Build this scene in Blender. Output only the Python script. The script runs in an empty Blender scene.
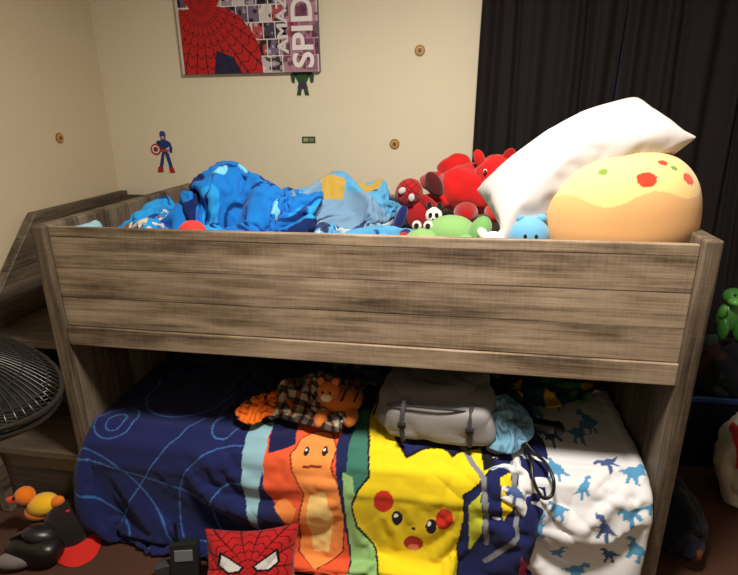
import bpy, math, numpy as np, bmesh
from mathutils import Matrix, Vector
S=bpy.context.scene
try:
    S.view_settings.view_transform='Standard'; S.view_settings.look='None'
except Exception: pass
# ---------------------------------------------------------------- camera
psi=math.radians(10);th=math.radians(18.6)
fh=Vector((-math.sin(psi),math.cos(psi),0));up=Vector((0,0,1))
f=fh*math.cos(th)-up*math.sin(th);u=fh*math.sin(th)+up*math.cos(th);r=f.cross(u)
r2=(r-u*.0122).normalized();u2=(u+r*.0122).normalized()
cd=bpy.data.cameras.new('camera');co=bpy.data.objects.new('camera',cd);S.collection.objects.link(co)
co.matrix_world=Matrix(((r2.x,u2.x,-f.x,0),(r2.y,u2.y,-f.y,-1.467),(r2.z,u2.z,-f.z,1.5),(0,0,0,1)))
cd.lens=26;cd.sensor_width=36;cd.clip_start=.02;S.camera=co
# ---------------------------------------------------------------- helpers
def lin(c):
    c=np.asarray(c,float)/255.
    return np.where(c<=.04045,c/12.92,((np.maximum(c,0)+.055)/1.055)**2.4)
def L4(c):
    v=lin(c);return (float(v[0]),float(v[1]),float(v[2]),1)
def h3(i,j,k,s):
    n=(i*374761393+j*668265263+k*2147483647+s*1274126177)&0xFFFFFFFF
    n=((n^(n>>13))*1274126177)&0xFFFFFFFF
    n=((n^(n>>16))*2246822519)&0xFFFFFFFF
    return ((n^(n>>15))&0xFFFF)/65535.
def vn(P,s=0):
    P=np.asarray(P,float)+100.
    I=np.floor(P).astype(np.int64);F=P-I;F=F*F*(3-2*F)
    o=0
    for a in (0,1):
        for b in (0,1):
            for c in (0,1):
                w=(F[...,0] if a else 1-F[...,0])*(F[...,1] if b else 1-F[...,1])*(F[...,2] if c else 1-F[...,2])
                o=o+w*h3(I[...,0]+a,I[...,1]+b,I[...,2]+c,s)
    return o
def v2(X,Y,sc,s=0): return vn(np.stack([X*sc,Y*sc,X*0+s*3.7],-1),s)
def fbm(P,s=0,o=3):
    r_=0;a=.5
    for i in range(o):
        r_=r_+a*vn(P*(2**i),s+i);a*=.5
    return r_/(1-.5**o)
def folds(P,d,k,s,warp=3.):
    ph=P@np.array(d,float)*k+warp*fbm(P*5,s,2)*2
    return np.abs(np.sin(ph))**.75*np.clip(vn(P*4,s+9)*2-.3,0,1)
def inpoly(X,Y,poly):
    c=np.zeros(X.shape,bool);n=len(poly);j=n-1
    for i in range(n):
        xi,yi=poly[i];xj,yj=poly[j]
        if yi!=yj:
            c^=((yi>Y)!=(yj>Y))&(X<(xj-xi)*(Y-yi)/(yj-yi)+xi)
        j=i
    return c
def newmesh(name,V,Fc,C=None,mat=None,smooth=True,parent=None):
    m=bpy.data.meshes.new(name)
    m.from_pydata([tuple(v) for v in np.asarray(V).tolist()],[],Fc)
    if C is not None:
        ca=m.color_attributes.new('Col','FLOAT_COLOR','POINT')
        C=np.asarray(C);a=np.ones((len(V),4));a[:,:3]=C
        ca.data.foreach_set('color',a.ravel())
    if smooth: m.polygons.foreach_set('use_smooth',[True]*len(m.polygons))
    ob=bpy.data.objects.new(name,m);S.collection.objects.link(ob)
    if mat: m.materials.append(mat)
    if parent: ob.parent=parent
    m.update();return ob
def gridfaces(n,m,off=0,wrap=False):
    F=[]
    for i in range(n-1):
        for j in range(m-(0 if wrap else 1)):
            a=i*m+j;b=i*m+(j+1)%m
            F.append((off+a,off+b,off+b+m,off+a+m))
    return F
def crmat(n,k):
    N=(n-1)*k+1;M=np.zeros((N,n))
    for q in range(N):
        t=q/k;i=min(int(t),n-2);s=t-i
        w=[-.5*s**3+s*s-.5*s,1.5*s**3-2.5*s*s+1,-1.5*s**3+2*s*s+.5*s,.5*s**3-.5*s*s]
        for a,wa in zip((-1,0,1,2),w): M[q,min(max(i+a,0),n-1)]+=wa
    return M
def upsample(P,k):
    n,m,_=P.shape;A=crmat(n,k);Bm=crmat(m,k)
    return np.einsum('ai,ijc,bj->abc',A,P,Bm)
def smoothpts(P,k=6):
    P=np.array(P,float);return crmat(len(P),k)@P
def empty(name,loc=(0,0,0)):
    e=bpy.data.objects.new(name,None);e.location=loc;S.collection.objects.link(e);return e
def rotm(rx=0,ry=0,rz=0):
    return np.array((Matrix.Rotation(math.radians(rz),3,'Z')@Matrix.Rotation(math.radians(ry),3,'Y')@Matrix.Rotation(math.radians(rx),3,'X')))
class B:
    def __init__(s): s.V=[];s.F=[];s.C=[];s.n=0
    def add(s,V,F,c):
        V=np.asarray(V,float);s.V.append(V)
        s.F+= [tuple(int(i)+s.n for i in fc) for fc in F]
        c=np.asarray(c,float)
        s.C.append(lin(c) if c.ndim==2 else np.tile(lin(c),(len(V),1)));s.n+=len(V)
    def ell(s,c,rad,col,rot=(0,0,0),e=1.,n=28,noise=0,nf=12,seed=0,cf=None,df=None):
        t=np.linspace(-math.pi/2,math.pi/2,n);p=np.linspace(0,2*math.pi,2*n,endpoint=False)
        T,Pp=np.meshgrid(t,p,indexing='ij')
        sg=lambda x,k:np.sign(x)*np.abs(x)**k
        X=sg(np.cos(T),e)*sg(np.cos(Pp),e);Y=sg(np.cos(T),e)*sg(np.sin(Pp),e);Z=sg(np.sin(T),e)
        Q=np.stack([X,Y,Z],-1).reshape(-1,3)
        W=Q*np.array(rad)
        if noise: W=W*(1+ (noise*(fbm(W*nf,seed,2)-.5)*2)[:,None])
        if df: W=df(Q,W)
        R=rotm(*rot);out=W@R.T+np.array(c)
        s.add(out,gridfaces(n,2*n,0,True),cf(Q,out) if cf else col)
    def tube(s,pts,rad,col,seg=8):
        P=np.array(pts,float);n=len(P);rad=np.broadcast_to(np.array(rad,float),(n,))
        T=np.gradient(P,axis=0);T/=np.linalg.norm(T,axis=1)[:,None]+1e-9
        a=np.array([0,0,1.]) if abs(T[0,2])<.8 else np.array([1.,0,0])
        V=[]
        for i in range(n):
            b=np.cross(T[i],a);b/=np.linalg.norm(b)+1e-9;a2=np.cross(b,T[i]);a=a2
            for k in range(seg):
                q=2*math.pi*k/seg;V.append(P[i]+rad[i]*(math.cos(q)*a2+math.sin(q)*b))
        F=gridfaces(n,seg,0,True)+[tuple(range(seg-1,-1,-1)),tuple((n-1)*seg+k for k in range(seg))]
        s.add(V,F,col)
    def box(s,lo,hi,col,bev=0,rot=None,c=None):
        x0,y0,z0=lo;x1,y1,z1=hi
        V=np.array([(x,y,z) for x in (x0,x1) for y in (y0,y1) for z in (z0,z1)])
        if rot is not None: V=V@rotm(*rot).T
        if c is not None: V=V+np.array(c)
        s.add(V,[(0,1,3,2),(4,6,7,5),(0,4,5,1),(2,3,7,6),(0,2,6,4),(1,5,7,3)],col)
    def prism(s,poly,y0,y1,col,org=(0,0),sc=1.):
        n=len(poly);P=[(org[0]+p[0]*sc,y,org[1]+p[1]*sc) for y in (y0,y1) for p in poly]
        ar=sum(poly[i][0]*poly[(i+1)%n][1]-poly[(i+1)%n][0]*poly[i][1] for i in range(n))
        F=[tuple(range(n)),tuple(range(2*n-1,n-1,-1))] if ar>0 else [tuple(range(n-1,-1,-1)),tuple(range(n,2*n))]
        for i in range(n):
            j=(i+1)%n
            F.append((i,i+n,j+n,j) if ar>0 else (i,j,j+n,i+n))
        s.add(P,F,col)
    def scale(s,c,k):
        c=np.array(c,float);s.V=[(v-c)*k+c for v in s.V]
    def done(s,name,mat,smooth=True,parent=None,bevel=0):
        ob=newmesh(name,np.concatenate(s.V),s.F,np.concatenate(s.C),mat,smooth,parent)
        if bevel:
            b=ob.modifiers.new('b','BEVEL');b.width=bevel;b.segments=2;b.limit_method='ANGLE'
        return ob
# ---------------------------------------------------------------- cloth simulation of the soft bedding (settled shapes are kept as plain meshes)
tmp=[]
def mk(V,F):
    m=bpy.data.meshes.new('t');m.from_pydata(np.asarray(V).tolist(),[],F);o=bpy.data.objects.new('t',m);S.collection.objects.link(o);tmp.append(o);return o
def collider(V,F):
    o=mk(V,F);o.modifiers.new('c','COLLISION');o.collision.thickness_outer=.004;o.collision.cloth_friction=40;return o
def cbox(lo,hi):
    V=[(x,y,z) for x in (lo[0],hi[0]) for y in (lo[1],hi[1]) for z in (lo[2],hi[2])]
    return collider(V,[(0,1,3,2),(4,6,7,5),(0,4,5,1),(2,3,7,6),(0,2,6,4),(1,5,7,3)])
def cell(c,rd,n=12):
    t=np.linspace(-math.pi/2,math.pi/2,n);p=np.linspace(0,2*math.pi,2*n,endpoint=False);T,P=np.meshgrid(t,p,indexing='ij')
    V=np.stack([c[0]+rd[0]*np.cos(T)*np.cos(P),c[1]+rd[1]*np.cos(T)*np.sin(P),c[2]+rd[2]*np.sin(T)],-1).reshape(-1,3)
    return collider(V,gridfaces(n,2*n,0,True))
def cloth(o,grow,bend=.5,stiff=15,mass=.25,pressure=0,grav=1,selfc=True,sd=.005,pin=None):
    if pin is not None:
        vg=o.vertex_groups.new(name='pin');vg.add([int(i) for i in pin],1,'REPLACE')
    m=o.modifiers.new('cl','CLOTH');s=m.settings;s.quality=4;s.mass=mass;s.tension_stiffness=stiff;s.compression_stiffness=stiff;s.shear_stiffness=stiff*.5;s.bending_stiffness=bend
    s.shrink_min=-grow;s.shrink_max=-grow;s.air_damping=2;s.effector_weights.gravity=grav
    if pin is not None: s.vertex_group_mass='pin'
    if pressure: s.use_pressure=True;s.uniform_pressure_force=pressure
    c=m.collision_settings;c.use_collision=not pressure;c.distance_min=.004;c.collision_quality=2;c.use_self_collision=selfc;c.self_distance_min=sd
    m.point_cache.frame_start=1;m.point_cache.frame_end=60
def mound(c,rd,n,seed,amp=.03,pw=2.5):
    uu=np.linspace(-1,1,n);U,V=np.meshgrid(uu,uu,indexing='ij')
    x=U*np.sqrt(1-V*V/2);y=V*np.sqrt(1-U*U/2);rr=np.hypot(x,y)
    P=np.stack([x*rd[0],y*rd[1],rd[2]*(1-rr**pw)],-1);q=P.copy()
    for k in range(3): P[...,k]+=amp*(vn(q*9+k*17,seed)*2-1+.5*(vn(q*19+k*17,seed+4)*2-1))*(1 if k==2 else .7)
    return (P+np.array(c)).reshape(-1,3)
def drape0(x0,x1,ytop,yf,ztop,zb,R,seed,dx,amp,endR,bulge=None):
    L1=ztop-R-zb;L2=R*math.pi/2;L3=ytop-(yf+R)
    n=int((x1-x0)/dx);m=int((L1+L2+L3)/dx)
    xs=np.linspace(x0,x1,n);ss=np.linspace(0,L1+L2+L3,m)
    y=np.where(ss<L1,yf,np.where(ss<L1+L2,yf+R-R*np.cos((ss-L1)/R),yf+R+(ss-L1-L2)))
    z=np.where(ss<L1,zb+ss,np.where(ss<L1+L2,ztop-R+R*np.sin((ss-L1)/R),ztop))
    a=np.clip((ss-L1)/R,0,math.pi/2)
    X,Yy=np.meshgrid(xs,y,indexing='ij');_,Zz=np.meshgrid(xs,z,indexing='ij')
    NY=np.tile(-np.cos(a),(n,1));NZ=np.tile(np.sin(a),(n,1));T=np.tile(zb+ss,(n,1))
    Q=np.stack([X,T,X*0],-1)
    e0=np.clip((x0+endR[0]-X)/endR[0],0,1);e1=np.clip((X-(x1-endR[1]))/endR[1],0,1)
    inset=-.9*(endR[0]*(1-np.sqrt(1-e0**2+1e-6))+endR[1]*(1-np.sqrt(1-e1**2+1e-6)))
    d=amp*(fbm(Q*4.5,seed,3)-.5)*2
    if bulge is not None: d=d+bulge(X,T)
    d=d+np.minimum(inset,0)
    Yy=Yy+NY*d;Zz=np.maximum(Zz+NZ*d,.015)
    return np.stack([X,Yy,Zz],-1),X,T
S.frame_start=1;S.frame_end=60
cbox((-1.5,-.3,.8),(1,1.2,1.04));cbox((-1.5,-.1,.8),(1,.028,1.15));cbox((-1.5,.97,.8),(1,1.1,1.2));cbox((-1.5,-.1,.8),(-1.292,1.1,1.2))
cell((-.86,.44,1.04),(.10,.13,.27));cell((-.71,.38,1.04),(.08,.09,.19));cell((-.61,.46,1.04),(.07,.12,.15));cell((-1.0,.36,1.04),(.06,.09,.14))
cell((-.48,.58,1.04),(.08,.11,.22));cell((-.34,.56,1.04),(.07,.09,.15));cell((-1.15,.38,1.04),(.07,.13,.08))
pr=[(-.045,.0),(-.045,.31),(-.02,.375),(.04,.415),(1.0,.415),(1.0,.0)]
V=[(x,a,b) for x in (-1.29,.59) for a,b in pr];collider(V,[tuple(range(6)),tuple(range(11,5,-1))]+[(i,i+6,(i+1)%6+6,(i+1)%6) for i in range(6)])
cbox((-3,-2,-.2),(2,1,.004))
OX=10.
pr2=[(-.09,.0),(-.09,.33),(-.06,.40),(.0,.44),(.06,.462),(1.0,.462),(1.0,.0)]
V=[(x,a,b) for x in (8.0,11.2) for a,b in pr2];collider(V,[tuple(range(7)),tuple(range(13,6,-1))]+[(i,i+7,(i+1)%7+7,(i+1)%7) for i in range(7)])
cbox((8.0,.955,.2),(11.2,1.2,.9))
heaps={}
def addheap(key,c,rd,n,seed,grow,bend,amp,cells,ox=0.,zc=1.04,pw=2.5):
    for cc in cells: cell((cc[0]+ox,cc[1],zc),cc[2:])
    o=mk(mound((c[0]+ox,c[1],c[2]),rd,n,seed,amp,pw),gridfaces(n,n));cloth(o,grow,bend);heaps[key]=(o,n,ox)
addheap('A',(-.83,.42,1.12),(.33,.29,.25),72,1,.65,.06,.05,[],pw=1.8)
addheap('B',(-.42,.57,1.11),(.26,.25,.20),56,2,.6,.06,.05,[],pw=1.7)
addheap('W',(-1.15,.36,1.08),(.15,.25,.09),36,3,.35,.2,.025,[])
addheap('plaid',(-.50,.22,.51),(.15,.12,.11),32,6,.35,.1,.03,[(-.50,.22,.07,.05,.085)],OX,.458)
addheap('sweater',(-.60,.15,.50),(.09,.08,.06),28,7,.3,.15,.015,[(-.60,.15,.045,.04,.04)],OX,.458)
addheap('navy',(-.80,.70,.50),(.40,.19,.20),40,8,.3,.3,.03,[(-.92,.7,.16,.1,.16),(-.62,.7,.14,.1,.11)],OX,.458)
addheap('teal',(-.26,.64,.50),(.28,.20,.16),36,9,.35,.2,.03,[(-.26,.64,.16,.11,.12)],OX,.458)
addheap('throw',(.28,.58,.48),(.26,.20,.10),36,10,.35,.2,.03,[(.28,.58,.14,.11,.05)],OX,.458)
addheap('blue2',(.17,.16,.50),(.08,.11,.11),24,12,.25,.3,.015,[(.165,.17,.045,.07,.09)],OX,.458)
def bulA(X,T): return .02*np.exp(-((X+.95)/.35)**2)+.03*np.exp(-((X-.12)/.18)**2)
D0,DX,DT=drape0(-1.31,.205,.80,-.08,.45,.02,.13,4,.019,.032,(.10,.04),bulA)
E0,EX,ET=drape0(.13,.62,.93,-.055,.432,.02,.11,21,.019,.012,(.08,.12))
def pinlast(G): n,m,_=G.shape;return [i*m+j for i in range(n) for j in (m-1,m-2)]
oD=mk(D0.reshape(-1,3),gridfaces(*D0.shape[:2]));cloth(oD,.115,1.2,20,.45,selfc=False,pin=pinlast(D0))
oE=mk(E0.reshape(-1,3),gridfaces(*E0.shape[:2]));cloth(oE,.04,.5,15,.3,selfc=False,pin=pinlast(E0))
pn,pm=44,30
x=np.linspace(-.33,.33,pn);y=np.linspace(-.20,.20,pm);X,Y=np.meshgrid(x,y,indexing='ij')
pf=(1-np.abs(X/.33)**3)*(1-np.abs(Y/.20)**3)
jit=.010*(v2(X,Y,14,2)-.5)
P1=np.stack([X,Y,.003+.045*pf+jit],-1).reshape(-1,3);P2=np.stack([X,Y,-.003-.045*pf+jit],-1).reshape(-1,3)
Fp=gridfaces(pn,pm)
bdr=[i*pm for i in range(pn)]+[(pn-1)*pm+j for j in range(1,pm)]+[i*pm+pm-1 for i in range(pn-2,-1,-1)]+[j for j in range(pm-2,0,-1)]
Fs=[(bdr[(k+1)%len(bdr)],bdr[k],bdr[k]+pn*pm,bdr[(k+1)%len(bdr)]+pn*pm) for k in range(len(bdr))]
oP=mk(np.concatenate([P1,P2])+np.array((0,-1.5,3.)),Fp+[tuple(i+pn*pm for i in q[::-1]) for q in Fp]+Fs)
bm=bmesh.new();bm.from_mesh(oP.data);bmesh.ops.recalc_face_normals(bm,faces=bm.faces);bm.to_mesh(oP.data);bm.free()
pilF=[tuple(p.vertices) for p in oP.data.polygons]
cloth(oP,.10,.12,15,.3,1.5,0,False)
for i in range(1,32): S.frame_set(i)
dg=bpy.context.evaluated_depsgraph_get()
def grab(o,shape=None):
    e=o.evaluated_get(dg);a=np.empty(len(e.data.vertices)*3);e.data.vertices.foreach_get('co',a);a=a.reshape(-1,3)
    return a.reshape(shape) if shape else a
G={}
for k,(o,n,ox) in heaps.items():
    g=grab(o,(n,n,3));g[...,0]-=ox;G[k]=g
GD=grab(oD,D0.shape);GE=grab(oE,E0.shape);GP=grab(oP)-np.array((0,-1.5,3.))
for o in tmp: bpy.data.objects.remove(o)
S.frame_set(1)
# ---------------------------------------------------------------- materials
def nmat(name):
    m=bpy.data.materials.new(name);m.use_nodes=True;nt=m.node_tree
    return m,nt,nt.nodes['Principled BSDF']
def vcmat(name,rough=.9,bs=250,bstr=.3,sheen=0,spec=.3,bd=.002):
    m,nt,p=nmat(name);a=nt.nodes.new('ShaderNodeVertexColor');a.layer_name='Col'
    nt.links.new(a.outputs['Color'],p.inputs['Base Color']);p.inputs['Roughness'].default_value=rough
    p.inputs['Specular IOR Level'].default_value=spec
    p.inputs['Sheen Weight'].default_value=sheen
    if bstr:
        tc=nt.nodes.new('ShaderNodeTexCoord');n=nt.nodes.new('ShaderNodeTexNoise');n.inputs['Scale'].default_value=bs;n.inputs['Detail'].default_value=3
        b=nt.nodes.new('ShaderNodeBump');b.inputs['Strength'].default_value=bstr;b.inputs['Distance'].default_value=bd
        nt.links.new(tc.outputs['Object'],n.inputs['Vector']);nt.links.new(n.outputs['Fac'],b.inputs['Height']);nt.links.new(b.outputs[0],p.inputs['Normal'])
    return m
def solid(name,c,rough=.5,bs=0,bstr=.2,metal=0,c2=None,bd=.002):
    m,nt,p=nmat(name);p.inputs['Base Color'].default_value=L4(c);p.inputs['Roughness'].default_value=rough;p.inputs['Metallic'].default_value=metal
    p.inputs['Specular IOR Level'].default_value=.3
    if bs:
        tc=nt.nodes.new('ShaderNodeTexCoord');n=nt.nodes.new('ShaderNodeTexNoise');n.inputs['Scale'].default_value=bs;n.inputs['Detail'].default_value=4
        b=nt.nodes.new('ShaderNodeBump');b.inputs['Strength'].default_value=bstr;b.inputs['Distance'].default_value=bd
        nt.links.new(tc.outputs['Object'],n.inputs['Vector']);nt.links.new(n.outputs['Fac'],b.inputs['Height']);nt.links.new(b.outputs[0],p.inputs['Normal'])
        if c2:
            n2=nt.nodes.new('ShaderNodeTexNoise');n2.inputs['Scale'].default_value=2.;n2.inputs['Detail'].default_value=4
            mx=nt.nodes.new('ShaderNodeMix');mx.data_type='RGBA';mx.inputs['A'].default_value=L4(c);mx.inputs['B'].default_value=L4(c2)
            nt.links.new(tc.outputs['Object'],n2.inputs['Vector']);nt.links.new(n2.outputs['Fac'],mx.inputs['Factor']);nt.links.new(mx.outputs['Result'],p.inputs['Base Color'])
    return m
def wood(name,axis='X',dark=1.0,pk=9.8):
    m,nt,p=nmat(name);N=nt.nodes.new;K=nt.links.new
    tc=N('ShaderNodeTexCoord')
    def math2(op,a,b_=0):
        n=N('ShaderNodeMath');n.operation=op
        for i,v in enumerate((a,b_)):
            if isinstance(v,(int,float)): n.inputs[i].default_value=v
            else: K(v,n.inputs[i])
        return n.outputs[0]
    sx=N('ShaderNodeSeparateXYZ');K(tc.outputs['Object'],sx.inputs[0])
    pc=math2('MULTIPLY',sx.outputs['Z' if axis!='Z' else 'Y'],pk)
    fl=math2('FLOOR',pc);fr=math2('FRACT',pc)
    wn=N('ShaderNodeTexWhiteNoise');wn.noise_dimensions='1D';K(fl,wn.inputs['W'])
    off=math2('MULTIPLY',wn.outputs['Value'],13.)
    cx=N('ShaderNodeCombineXYZ');K(off,cx.inputs[0]);K(off,cx.inputs[1]);K(off,cx.inputs[2])
    va=N('ShaderNodeVectorMath');va.operation='ADD';K(tc.outputs['Object'],va.inputs[0]);K(cx.outputs[0],va.inputs[1])
    def noise(sc,det,rough=.6,dist=0):
        mp=N('ShaderNodeMapping');mp.inputs['Scale'].default_value=sc;K(va.outputs[0],mp.inputs['Vector'])
        n=N('ShaderNodeTexNoise');n.inputs['Scale'].default_value=1;n.inputs['Detail'].default_value=det;n.inputs['Roughness'].default_value=rough;n.inputs['Distortion'].default_value=dist
        K(mp.outputs[0],n.inputs['Vector']);return n.outputs['Fac']
    def ax(l,c): return {'X':(l,c,c),'Z':(c,c,l),'Y':(c,l,c)}[axis]
    g=noise(ax(3.5,170),4,.6,.1)     # fine grain
    b=noise(ax(2.4,34),6,.68,.3)     # figure
    c_=noise(ax(1.8,7),5,.62,.3)       # broad weathering
    w=noise(ax(170,14),2,.5)           # rough-sawn marks
    t=math2('MULTIPLY',g,.24);t=math2('ADD',t,math2('MULTIPLY',b,.34));t=math2('ADD',t,math2('MULTIPLY',c_,.47));t=math2('ADD',t,math2('MULTIPLY',w,.06))
    t=math2('ADD',t,math2('MULTIPLY',math2('SUBTRACT',wn.outputs['Value'],.5),.08))
    seam=math2('LESS_THAN',fr,.035)
    t=math2('SUBTRACT',t,math2('MULTIPLY',seam,.10))
    cr=N('ShaderNodeValToRGB');K(t,cr.inputs[0]);e=cr.color_ramp.elements
    cols=[(.40,(52,43,37)),(.47,(88,75,64)),(.53,(121,106,90)),(.59,(147,131,113)),(.69,(174,158,139))]
    e[0].position=cols[0][0];e[1].position=cols[-1][0]
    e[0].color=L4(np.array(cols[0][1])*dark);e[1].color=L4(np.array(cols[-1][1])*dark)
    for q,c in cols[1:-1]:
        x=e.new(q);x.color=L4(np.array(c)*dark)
    K(cr.outputs[0],p.inputs['Base Color']);p.inputs['Roughness'].default_value=.55;p.inputs['Specular IOR Level'].default_value=.35
    bm=N('ShaderNodeBump');bm.inputs['Strength'].default_value=.2;bm.inputs['Distance'].default_value=.0015;K(g,bm.inputs['Height']);K(bm.outputs[0],p.inputs['Normal'])
    return m
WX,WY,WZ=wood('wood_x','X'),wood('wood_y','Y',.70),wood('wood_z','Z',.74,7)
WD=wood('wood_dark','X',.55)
CL=vcmat('cloth',.95,400,.25,.1,.15)
PL=vcmat('plush',.95,420,.5,.3,.1,.002)
PT=vcmat('paint',.6,0,0)
PS=vcmat('plastic',.35,0,0,0,.5)
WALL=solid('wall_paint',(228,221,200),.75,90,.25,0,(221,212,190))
WALL2=solid('wall_paint_shaded',(212,200,174),.75,90,.25,0,(205,191,165))  # same cream paint, with the left wall's shade put into the colour
CEIL=solid('ceiling_paint',(225,218,200),.8,60,.3)
FLOOR=solid('carpet',(86,56,44),.95,300,1.,0,(70,46,38),.004)
CURT=solid('curtain_cloth',(24,20,23),.85,300,.3)
# ---------------------------------------------------------------- room
XL,XR,YB,YF,H=-1.775,2.0,1.083,-2.7,2.44
def slab(name,lo,hi,mat,parent=None,bev=0):
    b=B();b.box(lo,hi,(255,255,255));o=b.done(name,mat,False,parent,bev);return o
slab('floor',(XL-.1,YF-.1,-.1),(XR+.1,YB+.1,0),FLOOR)
slab('ceiling',(XL-.1,YF-.1,H),(XR+.1,YB+.1,H+.1),CEIL)
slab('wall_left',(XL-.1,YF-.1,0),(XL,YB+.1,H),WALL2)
slab('wall_right',(XR,YF-.1,0),(XR+.1,YB+.1,H),WALL)
slab('wall_front',(XL,YF-.1,0),(XR,YF,H),WALL)
slab('wall_back',(XL,YB,0),(XR,YB+.1,H),WALL)
slab('baseboard_back',(XL,YB-.012,0),(XR,YB,.09),CEIL)
slab('baseboard_left',(XL,YF,0),(XL+.012,YB-.012,.09),CEIL)
win=empty('window_1',(.62,1.07,1.5))
def pslab(n,lo,hi,mat,par,bev=0):
    o=slab(n,lo,hi,mat,None,bev);o.parent=par;o.matrix_parent_inverse=Matrix.Translation(-Vector(par.location));return o
GL=solid('night_glass',(48,52,72),.1)
pslab('glass',(.15,1.07,.95),(1.15,1.078,2.05),GL,win)
for n,lo,hi in [('frame_l',(.1,1.06,.9),(.15,1.083,2.1)),('frame_r',(1.15,1.06,.9),(1.2,1.083,2.1)),('frame_t',(.15,1.06,2.05),(1.15,1.083,2.1)),('frame_b',(.15,1.06,.9),(1.15,1.083,.95))]:
    pslab(n,lo,hi,CEIL,win)
def curtain(name,x0,x1,seed,lean=0):
    n=260;m=40
    xs=np.linspace(x0,x1,n);zs=np.linspace(.12,2.22,m)
    X,Z=np.meshgrid(xs,zs,indexing='ij')
    ph=X*52+4*vn(np.stack([X*5,Z*.6,X*0],-1),seed)+seed
    amp=.016*(.5+vn(np.stack([X*4,Z*1.2,X*0+3],-1),seed+2))
    Y=1.028+amp*np.sin(ph)+.006*np.sin(ph*2.3+Z)
    X2=X+.01*np.sin(ph*.5+Z*1.5)+lean*(2.22-Z)
    V=np.stack([X2,Y,Z],-1).reshape(-1,3)
    return newmesh(name,V,gridfaces(n,m),None,CURT)
curtain('curtain_panel',.060,.610,1,-.014)
curtain('curtain_panel.001',.624,1.42,5,0)
b=B();b.tube([(-.02,1.03,2.2),(1.5,1.03,2.2)],.011,(30,28,28),12);b.ell((-.03,1.03,2.2),(.025,.025,.025),(30,28,28),n=12);b.ell((1.51,1.03,2.2),(.025,.025,.025),(30,28,28),n=12)
for x in (.02,1.46): b.box((x-.01,1.03,2.19),(x+.01,1.083,2.21),(30,28,28))
b.done('curtain_rod',PS)
# ---------------------------------------------------------------- loft bed
bed=empty('loft_bed')
def bp(n,lo,hi,mat,bev=.003): slab(n,lo,hi,mat,bed,bev)
bp('front_panel',(-1.295,0,.815),(.615,.02,1.155),WX)
bp('front_bottom_rail',(-1.295,-.008,.748),(.615,.022,.815),WX)
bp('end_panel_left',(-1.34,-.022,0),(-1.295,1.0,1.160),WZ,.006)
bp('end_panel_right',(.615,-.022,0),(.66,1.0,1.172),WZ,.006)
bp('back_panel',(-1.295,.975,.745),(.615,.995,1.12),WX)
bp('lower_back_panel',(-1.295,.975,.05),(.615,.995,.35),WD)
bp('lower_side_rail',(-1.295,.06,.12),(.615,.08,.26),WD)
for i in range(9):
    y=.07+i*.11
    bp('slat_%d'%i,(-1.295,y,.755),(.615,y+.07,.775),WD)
st=empty('bed_stairs')
sp=[(-.02,.0),(-.02,.66),(.163,.848),(.42,1.112),(1.05,1.112),(1.05,0)]
def yzprism(name,pts,x0,x1,mat,par):
    n=len(pts);V=[(x,p[0],p[1]) for x in (x0,x1) for p in pts]
    F=[tuple(range(n)),tuple(range(2*n-1,n-1,-1))]+[(i,i+n,(i+1)%n+n,(i+1)%n) for i in range(n)]
    o=newmesh(name,V,F,np.ones((2*n,3)),mat,False,par)
    bm=o.modifiers.new('b','BEVEL');bm.width=.003;bm.limit_method='ANGLE';return o
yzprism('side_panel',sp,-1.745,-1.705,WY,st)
def sb(n,lo,hi,mat,bev=.004): slab(n,lo,hi,mat,st,bev)
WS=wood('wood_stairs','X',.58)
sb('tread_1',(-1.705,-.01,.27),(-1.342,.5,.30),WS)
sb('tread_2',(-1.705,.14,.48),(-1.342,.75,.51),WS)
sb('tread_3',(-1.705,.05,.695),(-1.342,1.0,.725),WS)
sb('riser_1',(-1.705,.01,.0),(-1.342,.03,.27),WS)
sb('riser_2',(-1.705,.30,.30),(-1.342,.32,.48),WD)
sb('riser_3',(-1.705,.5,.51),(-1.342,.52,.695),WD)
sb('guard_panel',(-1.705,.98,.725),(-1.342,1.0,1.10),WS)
# ---------------------------------------------------------------- mattresses
def mattress(name,lo,hi,col):
    b=B();c=[(lo[i]+hi[i])/2 for i in range(3)];rd=[(hi[i]-lo[i])/2 for i in range(3)]
    b.ell(c,rd,col,e=.18,n=40)
    for z in (lo[2]+.015,hi[2]-.015):
        k=.985;pts=[(c[0]+sx*rd[0]*k,c[1]+sy*rd[1]*k,z) for sx,sy in((-1,-1),(1,-1),(1,1),(-1,1),(-1,-1))]
        b.tube(pts,.006,(200,200,195),6)
    return b.done(name,CL)
mattress('mattress',(-1.29,.03,.778),(.61,.965,1.035),(150,165,165))
mattress('mattress',(-1.28,.09,.06),(.60,.96,.405),(150,150,150))
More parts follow.
